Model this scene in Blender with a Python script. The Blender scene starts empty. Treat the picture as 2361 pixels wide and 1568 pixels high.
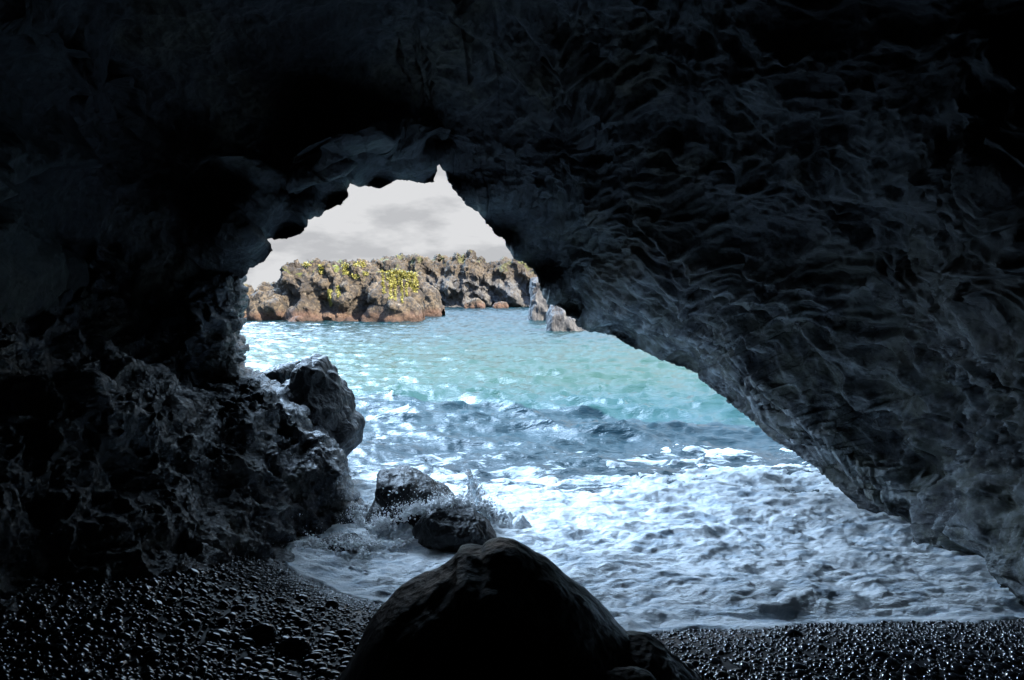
import bpy, math, random
import numpy as np

# ------------------------------------------------------------------ basics
W0, H0, F, HOR = 2361.0, 1568.0, 1574.0, 677.0
CAMH = 2.4
PIT = math.atan((H0 / 2 - HOR) / F)
CP, SP = math.cos(PIT), math.sin(PIT)
CAM = np.array([0.0, 0.0, CAMH])
R = math.radians
rng = np.random.default_rng(11)
random.seed(5)
SC = bpy.context.scene
COL = SC.collection


def ray(px, py):
    a = (np.asarray(px, float) - W0 / 2) / F
    b = (H0 / 2 - np.asarray(py, float)) / F
    return np.stack([a, CP + b * SP, -SP + b * CP], -1)


def P(px, py, Y):
    d = ray(px, py)
    return CAM + d * (np.asarray(Y, float) / d[..., 1])[..., None]


# ------------------------------------------------------------------ noise
def _h(ix, iy, iz, seed):
    n = (ix.astype(np.int64) * 73856093) ^ (iy.astype(np.int64) * 19349663) ^ (iz.astype(np.int64) * 83492791) ^ (seed * 2654435761)
    n &= 0xFFFFFFFF
    n = ((n ^ (n >> 15)) * 2246822519) & 0xFFFFFFFF
    n = ((n ^ (n >> 13)) * 3266489917) & 0xFFFFFFFF
    return (n ^ (n >> 16)) & 0xFFFFFFFF


def perlin(p, seed=0):
    i = np.floor(p).astype(np.int64)
    f = (p - i).astype(np.float32)
    u = f * f * f * (f * (f * 6 - 15) + 10)
    out = 0
    for dx in (0, 1):
        wx = u[:, 0] if dx else 1 - u[:, 0]
        for dy in (0, 1):
            wy = u[:, 1] if dy else 1 - u[:, 1]
            for dz in (0, 1):
                wz = u[:, 2] if dz else 1 - u[:, 2]
                h = _h(i[:, 0] + dx, i[:, 1] + dy, i[:, 2] + dz, seed)
                gx = ((h & 1023).astype(np.float32) / 511.5 - 1)
                gy = (((h >> 10) & 1023).astype(np.float32) / 511.5 - 1)
                gz = (((h >> 20) & 1023).astype(np.float32) / 511.5 - 1)
                out = out + wx * wy * wz * (gx * (f[:, 0] - dx) + gy * (f[:, 1] - dy) + gz * (f[:, 2] - dz))
    return out * 1.5


def fbm(p, oct=4, seed=0, lac=2.03, gain=0.5, mode='n'):
    a, s, t = 1.0, 0, 0
    for o in range(oct):
        n = perlin(p, seed + o * 17)
        if mode == 'b':
            n = np.abs(n) * 2 - 0.5
        elif mode == 'r':
            n = (1 - np.abs(n) * 2.0)
            n = n * np.abs(n)
        s = s + a * n
        t += a
        a *= gain
        p = p * lac + 3.7
    return s / t


def cell(p, seed=0):
    i = np.floor(p).astype(np.int64)
    f = (p - i).astype(np.float32)
    f1 = np.full(len(p), 9.0, np.float32)
    f2 = np.full(len(p), 9.0, np.float32)
    for dx in (-1, 0, 1):
        for dy in (-1, 0, 1):
            for dz in (-1, 0, 1):
                h = _h(i[:, 0] + dx, i[:, 1] + dy, i[:, 2] + dz, seed)
                ox = dx + (h & 1023).astype(np.float32) / 1023 - f[:, 0]
                oy = dy + ((h >> 10) & 1023).astype(np.float32) / 1023 - f[:, 1]
                oz = dz + ((h >> 20) & 1023).astype(np.float32) / 1023 - f[:, 2]
                d = ox * ox + oy * oy + oz * oz
                m = d < f1
                f2 = np.where(m, f1, np.minimum(f2, d))
                f1 = np.where(m, d, f1)
    return np.sqrt(f1), np.sqrt(f2)


def sstep(a, b, x):
    t = np.clip((x - a) / (b - a), 0, 1)
    return t * t * (3 - 2 * t)


def rbf_fit(X, v, lam=1e-4):
    D = np.linalg.norm(X[:, None] - X[None], axis=-1)
    A = D + lam * np.eye(len(X))
    Q = np.c_[np.ones(len(X)), X]
    n, q = len(X), Q.shape[1]
    M = np.zeros((n + q, n + q))
    M[:n, :n] = A
    M[:n, n:] = Q
    M[n:, :n] = Q.T
    s = np.linalg.lstsq(M, np.r_[v, np.zeros(q)], rcond=None)[0]
    return X, s[:n], s[n:]


def rbf(fit, x):
    X, w, c = fit
    out = np.empty(len(x))
    for k in range(0, len(x), 50000):
        xx = x[k:k + 50000]
        D = np.linalg.norm(xx[:, None] - X[None], axis=-1)
        out[k:k + 50000] = D @ w + c[0] + xx @ c[1:]
    return out


# ------------------------------------------------------------------ mesh helpers
def mesh(name, V, Fc, smooth=True):
    V = np.ascontiguousarray(V, np.float32).reshape(-1, 3)
    Fc = np.asarray(Fc, np.int32)
    k = Fc.shape[1]
    me = bpy.data.meshes.new(name)
    me.vertices.add(len(V))
    me.vertices.foreach_set('co', V.ravel())
    me.loops.add(Fc.size)
    me.loops.foreach_set('vertex_index', Fc.ravel())
    me.polygons.add(len(Fc))
    me.polygons.foreach_set('loop_start', np.arange(0, Fc.size, k, dtype=np.int32))
    me.polygons.foreach_set('use_smooth', np.full(len(Fc), smooth))
    me.update(calc_edges=True)
    return me


def normals(me):
    n = np.empty(len(me.vertices) * 3, np.float32)
    me.vertex_normals.foreach_get('vector', n)
    return n.reshape(-1, 3)


def coords(me):
    c = np.empty(len(me.vertices) * 3, np.float32)
    me.vertices.foreach_get('co', c)
    return c.reshape(-1, 3)


def setco(me, c):
    me.vertices.foreach_set('co', np.ascontiguousarray(c, np.float32).ravel())
    me.update()


def grid_faces(n, m, wrap=False, flip=False):
    idx = np.arange(n * m).reshape(n, m)
    if wrap:
        idx = np.concatenate([idx, idx[:, :1]], 1)
    a, b, c, d = idx[:-1, :-1], idx[:-1, 1:], idx[1:, 1:], idx[1:, :-1]
    f = np.stack([a, b, c, d], -1).reshape(-1, 4)
    return f[:, ::-1] if flip else f


def link(name, me, mat, parent=None, **props):
    o = bpy.data.objects.new(name, me)
    COL.objects.link(o)
    if mat is not None:
        me.materials.append(mat)
    if parent is not None:
        o.parent = parent
    for k, v in props.items():
        if v is not None:
            o[k] = v
    return o


def vattr(me, name, v):
    a = me.attributes.new(name, 'FLOAT', 'POINT')
    a.data.foreach_set('value', np.ascontiguousarray(v, np.float32))


def center_origin(o):
    """put the object's origin at its base centre"""
    me = o.data
    c = coords(me)
    b = np.array([(c[:, 0].min() + c[:, 0].max()) / 2, (c[:, 1].min() + c[:, 1].max()) / 2, c[:, 2].min()])
    setco(me, c - b)
    o.location = b.tolist()


# ------------------------------------------------------------------ materials
class NT:
    def __init__(s, name):
        s.m = bpy.data.materials.new(name)
        s.m.use_nodes = True
        s.t = s.m.node_tree
        s.b = s.t.nodes['Principled BSDF']
        s.out = s.t.nodes['Material Output']

    def n(s, typ, **kw):
        nd = s.t.nodes.new(typ)
        for k, v in kw.items():
            if k.startswith('i_'):
                nd.inputs[k[2:].replace('_', ' ')].default_value = v
            else:
                setattr(nd, k, v)
        return nd

    def l(s, a, b):
        s.t.links.new(a, b)

    def pos(s, scale=(1, 1, 1), rot=(0, 0, 0)):
        g = s.n('ShaderNodeNewGeometry')
        m = s.n('ShaderNodeMapping')
        m.inputs['Scale'].default_value = scale
        m.inputs['Rotation'].default_value = rot
        s.l(g.outputs['Position'], m.inputs['Vector'])
        return m.outputs[0]

    def noise(s, vec, scale, detail=4, rough=0.55, dist=0.0):
        nd = s.n('ShaderNodeTexNoise')
        nd.inputs['Scale'].default_value = scale
        nd.inputs['Detail'].default_value = detail
        nd.inputs['Roughness'].default_value = rough
        nd.inputs['Distortion'].default_value = dist
        s.l(vec, nd.inputs['Vector'])
        return nd.outputs[0]

    def vor(s, vec, scale, feature='F1'):
        nd = s.n('ShaderNodeTexVoronoi')
        nd.feature = feature
        nd.inputs['Scale'].default_value = scale
        s.l(vec, nd.inputs['Vector'])
        return nd.outputs['Distance']

    def ramp(s, fac, stops):
        r = s.n('ShaderNodeValToRGB')
        e = r.color_ramp.elements
        while len(e) < len(stops):
            e.new(0.5)
        for k, (p, c) in enumerate(stops):
            e[k].position = p
            e[k].color = (*c, 1) if len(c) == 3 else c
        s.l(fac, r.inputs[0])
        return r.outputs[0]

    def math(s, op, a, b=None, clamp=False):
        m = s.n('ShaderNodeMath', operation=op, use_clamp=clamp)
        for k, v in ((0, a), (1, b)):
            if v is None:
                continue
            if isinstance(v, (int, float)):
                m.inputs[k].default_value = v
            else:
                s.l(v, m.inputs[k])
        return m.outputs[0]

    def mrange(s, v, a, b, c=0.0, d=1.0, smooth=True):
        m = s.n('ShaderNodeMapRange')
        if smooth:
            m.interpolation_type = 'SMOOTHSTEP'
        for k, x in zip(('From Min', 'From Max', 'To Min', 'To Max'), (a, b, c, d)):
            m.inputs[k].default_value = x
        s.l(v, m.inputs['Value'])
        return m.outputs[0]

    def mix(s, fac, a, b, mode='MIX'):
        m = s.n('ShaderNodeMix', data_type='RGBA', blend_type=mode)
        if isinstance(fac, (int, float)):
            m.inputs[0].default_value = fac
        else:
            s.l(fac, m.inputs[0])
        for k, v in ((6, a), (7, b)):
            if isinstance(v, tuple):
                m.inputs[k].default_value = (*v, 1)
            else:
                s.l(v, m.inputs[k])
        return m.outputs[2]

    def bump(s, h, dist, strength=1.0, prev=None):
        b = s.n('ShaderNodeBump')
        b.inputs['Distance'].default_value = dist
        b.inputs['Strength'].default_value = strength
        s.l(h, b.inputs['Height'])
        if prev is not None:
            s.l(prev, b.inputs['Normal'])
        return b.outputs[0]

    def xyz(s):
        g = s.n('ShaderNodeNewGeometry')
        x = s.n('ShaderNodeSeparateXYZ')
        s.l(g.outputs['Position'], x.inputs[0])
        return x.outputs

    def setb(s, **kw):
        for k, v in kw.items():
            k = k.replace('_', ' ')
            if isinstance(v, (int, float, tuple)):
                s.b.inputs[k].default_value = (*v, 1) if isinstance(v, tuple) and len(v) == 3 else v
            else:
                s.l(v, s.b.inputs[k])
        return s.m


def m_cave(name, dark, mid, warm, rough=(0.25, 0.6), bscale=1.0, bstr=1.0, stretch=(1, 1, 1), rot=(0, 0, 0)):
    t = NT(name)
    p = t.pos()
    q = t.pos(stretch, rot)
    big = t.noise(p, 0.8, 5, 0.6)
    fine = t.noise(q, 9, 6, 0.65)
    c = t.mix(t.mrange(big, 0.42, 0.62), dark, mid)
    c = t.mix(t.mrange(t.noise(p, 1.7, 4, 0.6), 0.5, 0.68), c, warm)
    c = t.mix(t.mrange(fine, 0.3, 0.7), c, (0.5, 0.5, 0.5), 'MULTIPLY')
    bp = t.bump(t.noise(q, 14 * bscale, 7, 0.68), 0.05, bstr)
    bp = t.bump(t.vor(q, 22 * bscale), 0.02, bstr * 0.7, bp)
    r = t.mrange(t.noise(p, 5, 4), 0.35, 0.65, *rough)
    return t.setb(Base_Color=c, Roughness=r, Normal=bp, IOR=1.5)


M = {}
M['ceiling'] = m_cave('cave_basalt', (0.028, 0.034, 0.045), (0.045, 0.05, 0.06), (0.05, 0.055, 0.045))
M['outcrop'] = m_cave('wet_lava', (0.026, 0.034, 0.048), (0.045, 0.055, 0.068), (0.06, 0.063, 0.048), (0.07, 0.3), 1.2, 1.0)
M['outcrop'].node_tree.nodes['Principled BSDF'].inputs['IOR'].default_value = 1.75
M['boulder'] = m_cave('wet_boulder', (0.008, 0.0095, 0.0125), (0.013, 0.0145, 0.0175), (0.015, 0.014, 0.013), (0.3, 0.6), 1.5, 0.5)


def m_sun_rock():
    t = NT('sunlit_lava')
    p = t.pos()
    z = t.xyz()[2]
    big = t.noise(p, 0.35, 5, 0.6)
    c = t.mix(t.mrange(big, 0.4, 0.62), (0.05, 0.038, 0.027), (0.125, 0.095, 0.06))
    c = t.mix(t.mrange(t.noise(p, 1.3, 5, 0.65), 0.5, 0.7), c, (0.2, 0.165, 0.12))
    c = t.mix(t.mrange(t.noise(p, 3.2, 5, 0.7), 0.55, 0.4), c, (0.03, 0.027, 0.024))
    band = t.math('ADD', z, t.math('MULTIPLY', t.noise(p, 0.5, 3), -1.2))
    c = t.mix(t.mrange(band, 0.6, -0.2, 0, 0.6), c, (0.13, 0.065, 0.04))
    c = t.mix(t.mrange(band, -0.2, -0.45, 0, 0.8), c, (0.05, 0.03, 0.02))
    moss = t.math('MULTIPLY', t.mrange(z, 2.6, 4.6), t.mrange(t.noise(p, 0.55, 5, 0.7), 0.57, 0.64))
    c = t.mix(t.math('MULTIPLY', moss, 0.8), c, (0.16, 0.19, 0.03))
    bp = t.bump(t.noise(p, 2.2, 8, 0.75), 0.5, 1.0)
    return t.setb(Base_Color=c, Roughness=0.85, Normal=bp)


M['sun_rock'] = m_sun_rock()


def m_head_rock():
    t = NT('headland_lava')
    p = t.pos()
    q = t.pos((1.6, 1.6, 0.35))
    z = t.xyz()[2]
    c = t.mix(t.mrange(t.noise(p, 0.2, 5, 0.6), 0.4, 0.6), (0.055, 0.043, 0.03), (0.11, 0.086, 0.058))
    c2 = t.mix(t.mrange(t.noise(q, 0.5, 5, 0.6), 0.4, 0.6), (0.08, 0.083, 0.087), (0.14, 0.133, 0.12))
    c = t.mix(t.mrange(z, 6.0, 4.0), c, c2)
    c = t.mix(t.mrange(t.noise(p, 1.6, 5, 0.7), 0.52, 0.38), c, (0.035, 0.03, 0.027))
    c = t.mix(t.math('MULTIPLY', t.mrange(z, 5.5, 7.5), t.mrange(t.noise(p, 0.33, 5, 0.7), 0.55, 0.62, 0, 0.5)), c, (0.14, 0.16, 0.04))
    bp = t.bump(t.noise(p, 1.1, 8, 0.75), 0.9, 1.0)
    return t.setb(Base_Color=c, Roughness=0.88, Normal=bp)


M['head_rock'] = m_head_rock()


def m_grey_rock():
    t = NT('striped_grey_rock')
    q = t.pos((1.5, 1.5, 0.25), (0, R(12), 0))
    c = t.ramp(t.noise(q, 1.3, 6, 0.65, 0.6), [(0.35, (0.03, 0.03, 0.033)), (0.5, (0.06, 0.06, 0.06)), (0.62, (0.13, 0.127, 0.12))])
    x = t.xyz()
    c = t.mix(t.mrange(t.math('ADD', x[0], t.math('MULTIPLY', x[2], 0.5)), 4.6, 5.2), c, (0.11, 0.08, 0.055))  # sunlit right side painted in as a warmer tone
    bp = t.bump(t.noise(q, 2.5, 6, 0.7), 0.25, 1.0)
    return t.setb(Base_Color=c, Roughness=0.7, Normal=bp)


M['grey_rock'] = m_grey_rock()


def m_water():
    t = NT('sea_water')
    g = t.xyz()
    p = t.pos()
    y = t.math('ADD', g[1], t.math('MULTIPLY', t.math('ADD', t.noise(p, 0.15, 3), -0.5), 12.0))
    yn = t.mrange(y, 0, 80, 0, 1, False)
    c = t.ramp(yn, [(0.08, (0.006, 0.02, 0.034)), (0.16, (0.014, 0.05, 0.062)), (0.24, (0.015, 0.046, 0.036)),
                    (0.36, (0.013, 0.042, 0.034)), (0.5, (0.008, 0.028, 0.03)), (0.9, (0.004, 0.021, 0.03))])
    # thin foam lace drifting off the surf
    q = t.pos((0.8, 1.7, 1))
    lace = t.noise(q, 1.6, 7, 0.72, 0.8)
    lim = t.mrange(g[1], 6.5, 13.5, 0.43, 0.68)
    lm = t.math('SUBTRACT', lace, lim)
    lm = t.mrange(lm, 0.0, 0.12, 0, 0.85)
    far = t.mrange(g[1], 45, 22, 0, 1)
    lm = t.math('MULTIPLY', lm, far)
    c = t.mix(lm, c, (0.7, 0.74, 0.76))
    rg = t.mix(lm, (0.1, 0.1, 0.1), (0.6, 0.6, 0.6))
    w = t.pos((0.7, 1.5, 1))
    bp = t.bump(t.noise(w, 5.5, 5, 0.6), 0.02, 1.0)
    bp = t.bump(t.noise(w, 17, 4, 0.6), 0.007, 0.8, bp)
    bp = t.bump(t.noise(w, 1.9, 5, 0.65), 0.06, 0.8, bp)
    return t.setb(Base_Color=c, Roughness=rg, Normal=bp, IOR=1.333)


M['water'] = m_water()


def m_foam():
    t = NT('sea_foam')
    p = t.pos((0.7, 1.4, 1))
    c = t.mix(t.mrange(t.noise(p, 4.5, 8, 0.72, 0.6), 0.36, 0.56), (0.42, 0.49, 0.55), (0.82, 0.84, 0.85))
    bp = t.bump(t.noise(p, 40, 6, 0.7), 0.02, 1.0)
    bp = t.bump(t.vor(p, 26), 0.015, -0.7, bp)
    bp = t.bump(t.noise(p, 9, 5, 0.65), 0.04, 0.8, bp)
    return t.setb(Base_Color=c, Roughness=0.45, Normal=bp, IOR=1.33)


M['foam'] = m_foam()


def m_simple(name, col, rough, **kw):
    t = NT(name)
    n = t.noise(t.pos(), kw.pop('ns', 12), 4)
    c = t.mix(t.mrange(n, 0.3, 0.7), tuple(x * 0.7 for x in col), tuple(min(1, x * 1.25) for x in col))
    return t.setb(Base_Color=c, Roughness=rough, **kw)


M['pebble'] = m_simple('black_pebble', (0.014, 0.015, 0.018), 0.1, ns=20, IOR=2.0)
M['spray'] = m_simple('white_spray', (0.93, 0.94, 0.95), 0.3)
M['vine'] = m_simple('hanging_vine_leaf', (0.2, 0.185, 0.035), 0.6, ns=3)


def m_jet():
    t = NT('water_jet')
    c = t.mix(t.mrange(t.noise(t.pos((1, 1, .4)), 18, 5, .7), 0.4, 0.65), (0.45, 0.55, 0.6), (0.8, 0.85, 0.87))
    return t.setb(Base_Color=c, Roughness=0.15, Transmission_Weight=0.55, IOR=1.2)


M['jet'] = m_jet()


def m_beach():
    t = NT('black_shingle')
    p = t.pos()
    v = t.vor(p, 38)
    c = t.mix(t.mrange(t.noise(p, 6, 4), 0.3, 0.7), (0.006, 0.007, 0.009), (0.013, 0.014, 0.017))
    bp = t.bump(v, 0.02, -1.0)
    bp = t.bump(t.vor(p, 90), 0.008, -0.8, bp)
    r = t.mrange(t.xyz()[1], 3.9, 4.8, 0.6, 0.08)
    return t.setb(Base_Color=c, Roughness=r, Normal=bp, IOR=1.45)


M['beach'] = m_beach()

# ------------------------------------------------------------------ cave shell
RIM = [(250, 1420, 'g'), (330, 1250, 'g'), (380, 1080, 10.0), (430, 960, 12.0), (470, 860, 12.8), (500, 790, 13), (515, 740, 13), (525, 690, 13), (540, 650, 13),
       (556, 638, 13), (580, 620, 13), (603, 606, 13), (620, 592, 12.9), (629, 578, 12.8), (626, 566, 12.9), (615, 556, 13), (608, 550, 13.1), (622, 552, 13.2),
       (640, 551, 13.3), (665, 549, 13.4), (690, 538, 13.5), (706, 525, 13.6), (712, 508, 13.6), (726, 501, 13.7), (743, 500, 13.8), (747, 486, 13.9), (765, 480, 14),
       (785, 470, 14), (799, 458, 14.1), (803, 440, 14.1), (810, 424, 14.2), (818, 430, 14.2), (835, 432, 14.3), (855, 430, 14.3), (875, 434, 14.4), (895, 424, 14.5),
       (920, 414, 14.6), (945, 414, 14.7), (970, 418, 14.8), (990, 421, 14.9), (1000, 417, 15), (1003, 400, 15), (1004, 386, 15.1), (1011, 377, 15.2),
       (1021, 381, 15.3), (1026, 396, 15.4), (1033, 414, 15.5), (1045, 434, 15.5), (1062, 452, 15.6), (1085, 474, 15.7), (1105, 487, 15.7), (1116, 500, 15.8),
       (1120, 514, 15.8), (1136, 530, 15.8), (1150, 544, 15.8), (1163, 553, 15.9), (1168, 568, 15.9), (1178, 585, 15.9), (1185, 597, 15.9), (1208, 603, 15.9),
       (1228, 622, 16), (1238, 640, 16), (1246, 662, 16), (1252, 680, 16), (1262, 696, 15.9), (1285, 702, 15.8), (1303, 722, 15.7), (1330, 742, 15.6), (1362, 760, 15.4),
       (1400, 768, 15.2), (1432, 782, 15), (1455, 800, 14.8), (1490, 812, 14.5), (1530, 830, 14.2), (1570, 846, 13.8), (1608, 858, 13.4), (1618, 874, 13.2),
       (1650, 898, 12.8), (1680, 925, 12.2), (1712, 952, 11.6), (1745, 978, 11), (1775, 1008, 10.4), (1820, 1035, 9.8), (1870, 1068, 9.2), (1905, 1098, 8.7),
       (1945, 1138, 8.1), (1985, 1172, 7.7), (2030, 1205, 'w'), (2100, 1245, 'w'), (2190, 1285, 'w'), (2262, 1318, 'w'), (2300, 1355, 'w'), (2370, 1405, 'w'),
       (2500, 1500, 'g'), (2800, 1750, 'g'), (2700, 2300, 'g'), (1700, 2900, 'g'), (900, 2900, 'g'), (0, 2400, 'g'), (-100, 1900, 'g'), (100, 1600, 'g')]
rim = []
for a, b, y in RIM:
    if y == 'w':
        y = (CAMH + 0.06) * F / (b - HOR)
    elif y == 'g':
        y = (CAMH + 0.7) * F / (b - HOR)
    rim.append((a, b, y))
rim = np.array(rim, float)


def near(y, px=0.0):
    y = np.asarray(y, float)
    k = 0.12 + 0.26 * sstep(1003, 1300, np.asarray(px, float))
    return np.where(y > 7, 7 + (y - 7) * k, y)


rim[:, 2] = near(rim[:, 2], rim[:, 0])


def unit(v):
    return v / np.linalg.norm(v, axis=-1, keepdims=True)


def r_of(px, py, Y):
    d = ray(px, py)
    return np.linalg.norm(d * (Y / d[1]))


ctl = [(unit(ray(a, b)), r_of(a, b, y)) for a, b, y in rim[::2]]
INNER = [(1180, 0, 6.6), (600, 0, 5.6), (0, 0, 4.6), (1800, 0, 5.4), (2361, 0, 4.4), (900, 250, 9.6), (600, 300, 8.8), (700, 420, 11.2), (300, 300, 6.8), (0, 400, 5.0),
         (1000, 320, 12.5), (450, 560, 11), (300, 560, 8.9), (100, 560, 6.3), (0, 560, 5.1), (450, 800, 11.8), (300, 800, 9.5), (100, 800, 7), (-100, 1000, 5.4),
         (1300, 300, 10.5), (1600, 300, 7.8), (2000, 300, 5.8), (2361, 400, 4.5), (1250, 500, 13.4), (1500, 600, 11.2), (1800, 600, 8.2), (2100, 600, 6.3), (2361, 700, 4.9),
         (1450, 720, 13.2), (1700, 850, 10.9), (1850, 900, 9.0), (2000, 950, 7.7), (2150, 1080, 6.6), (2300, 1200, 5.6), (2450, 1300, 4.9), (1800, 150, 5.9), (1100, 150, 8.1)]
for a, b, y in INNER:
    ctl.append((unit(ray(a, b)), r_of(a, b, float(near(y, a)))))
for v, r_ in (((1, 0, 0.1), 3.8), ((-1, 0, 0.1), 3.6), ((0, 0, 1), 3.8), ((0, -1, 0.1), 6.0), ((0.7, -0.7, 0.2), 5), ((-0.7, -0.7, 0.2), 5), ((0, -0.7, 0.7), 4.5),
              ((1, 0, -.5), 4.2), ((-1, 0, -.5), 4.0), ((0, -.2, -1), 3.4), ((0, -1, -.6), 5)):
    ctl.append((unit(np.array(v, float)), r_))
fitR = rbf_fit(np.array([c[0] for c in ctl]), np.array([c[1] for c in ctl]), 0.02)

# dense rim
seg = np.linalg.norm(np.diff(np.r_[rim, rim[:1]][:, :2], axis=0), axis=1)
step = []
for i in range(len(rim)):
    a, b = rim[i], rim[(i + 1) % len(rim)]
    inframe = (0 < a[0] < 2361 and a[1] < 1568)
    n = max(2, int(seg[i] / (2.2 if inframe else 14)))
    t_ = np.arange(n)[:, None] / n
    step.append(a + (b - a) * t_)
dr = np.concatenate(step)
kk = np.arange(len(dr))
jit = fbm(np.c_[dr[:, :2] / 14.0, kk * 0], 3, 5)
jit2 = fbm(np.c_[dr[:, :2] / 14.0, kk * 0 + 9], 3, 9)
dr[:, 0] += jit * 7
dr[:, 1] += jit2 * 7
cdir = unit(ray(1190.0, 1060.0))
rd = unit(ray(dr[:, 0], dr[:, 1]))
alpha = np.arccos(np.clip(rd @ cdir, -1, 1))
tang = unit(rd - (rd @ cdir)[:, None] * cdir)
NT_ = len(dr)
NS = 760
g = np.linspace(0, 1, NS)
g = np.where(g < 0.86, 0.30 * (g / 0.86) ** 1.2, 0.30 + 0.70 * ((g - 0.86) / 0.14) ** 1.3)
al = alpha[None] + (math.pi * 0.995 - alpha[None]) * g[:, None]
D = np.cos(al)[..., None] * cdir + np.sin(al)[..., None] * tang[None]
Rr = rbf(fitR, D.reshape(-1, 3)).reshape(NS, NT_)
rimR = np.linalg.norm(P(dr[:, 0], dr[:, 1], dr[:, 2]) - CAM, axis=1)
blend = np.exp(-(g / 0.012))[:, None]
Rr = Rr * (1 - blend) + rimR[None] * blend
Rr = np.maximum(Rr, 2.6)
# outer hull rows (from far back to the rim)
NO = 60
go = np.linspace(1, 0, NO)[:-1] ** 1.9
alo = alpha[None] + (math.pi * 0.99 - alpha[None]) * go[:, None]
Do = np.cos(alo)[..., None] * cdir + np.sin(alo)[..., None] * tang[None]
Ro = rbf(fitR, Do.reshape(-1, 3)).reshape(len(go), NT_)
bl = np.exp(-(go / 0.012))[:, None]
Ro = Ro * (1 - bl) + rimR[None] * bl
Ro = np.maximum(Ro, 2.6)
face = (dr[None, :, 2] + 0.5 + 0.6 * go[:, None]) / np.maximum(Do[..., 1], 0.05)
Ro = np.maximum(Ro + 0.45 * sstep(0, 0.02, go)[:, None], np.minimum(Ro + 6.5, face))
V = np.concatenate([CAM + Do * Ro[..., None], CAM + D * Rr[..., None]])
NR = V.shape[0]
fc = grid_faces(NR, NT_, wrap=True)
me = mesh('cave', V, fc)
nrm = normals(me)
c = coords(me).astype(np.float64)
inner = np.zeros((NR, NT_), bool)
inner[len(go):] = True
toc = (CAM - c)
sgn = np.sign((nrm * toc).sum(1).reshape(NR, NT_)[len(go) + 120].mean())
nrm = nrm * sgn
# right-wall weight by direction
dirs = unit(c - CAM)
pxs = dirs[:, 0] / np.maximum(dirs[:, 1], 0.15) * F + W0 / 2
rw = sstep(1000, 1350, pxs)
# fine relief is only computed on the stretch of wall that can be seen well; it fades out round it
pys = H0 / 2 - F * (dirs @ np.array([0, SP, CP])) / np.maximum(dirs @ np.array([0, CP, -SP]), 0.15)
vis = sstep(-500, -250, pxs) * sstep(2361 + 550, 2361 + 250, pxs) * sstep(-700, -350, pys) * sstep(1900, 1700, pys)
vis = vis * inner.ravel()
idx = np.nonzero(vis > 0)[0]
cv = c[idx].astype(np.float32)
ax = unit(np.array([0.62, -0.62, -0.34])).astype(np.float32)
s_ = cv @ ax
c2 = cv - s_[:, None] * ax * 0.5
warp = np.c_[fbm(cv * 0.9, 3, 21), fbm(cv * 0.9, 3, 22), fbm(cv * 0.9, 3, 23)]
c3 = c2 + warp * 0.5
fine_fade = np.concatenate([np.full(len(go), 1.0), sstep(0.0, 0.03, g) * 0.8 + 0.2])[:, None].repeat(NT_, 1).ravel()
low_fade = np.concatenate([np.full(len(go), 0.0), sstep(0.0, 0.10, g)])[:, None].repeat(NT_, 1).ravel()
disp = fbm(c * 0.32 + 5, 3, 31) * 0.9 * low_fade + fbm(c * 1.3, 3, 32) * 0.2 * (1 - inner.ravel()) * np.concatenate([sstep(0, 0.03, go), g * 0])[:, None].repeat(NT_, 1).ravel()
rr_ = rw[idx] > 0.02
ll_ = rw[idx] < 0.98
rightd = np.zeros(len(idx), np.float32)
leftd = np.zeros(len(idx), np.float32)
k3, kv, kw = c3[rr_], cv[ll_], warp[ll_]
kk3 = k3 + np.c_[fbm(k3 * 3, 2, 47), fbm(k3 * 3, 2, 48), fbm(k3 * 3, 2, 49)].astype(np.float32) * 0.10
f1, _ = cell(kk3 * 5.4 + 7, 42)
f1s, _ = cell(kk3 * 12.5 + 7, 50)
amp_ = 0.45 + 0.9 * sstep(-0.25, 0.3, fbm(cv[rr_] * 0.7, 2, 58))
rightd[rr_] = (fbm(k3 * 0.9, 3, 43, mode='r') * 0.15 + fbm(k3 * 2.4, 4, 44, mode='r') * 0.13 + (f1 * f1 - 0.3) * 0.19 * amp_
               + (f1s * f1s - 0.3) * 0.065 + fbm(k3 * 22, 2, 46) * 0.008)
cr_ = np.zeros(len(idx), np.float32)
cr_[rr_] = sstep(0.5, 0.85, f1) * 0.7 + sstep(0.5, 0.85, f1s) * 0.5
f1, _ = cell((kv + kw * 0.8) * np.array([0.55, 0.4, 0.7], np.float32), 51)
f1t, _ = cell((kv + kw * 0.3) * 2.6, 56)
leftd[ll_] = (f1t * f1t - 0.3) * 0.13 + (f1 - 0.5) * 0.25 + fbm((kv + kw * .4) * 1.1, 5, 52) * 0.22 + fbm(kv * 3.5, 4, 54, mode='r') * 0.04 + fbm(kv * 8, 4, 53) * 0.025
disp[idx] += (rightd * rw[idx] + leftd * (1 - rw[idx])) * fine_fade[idx] * vis[idx]


cvn = fbm(cv * 1.5, 2, 77)
dv = dirs[idx]


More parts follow.
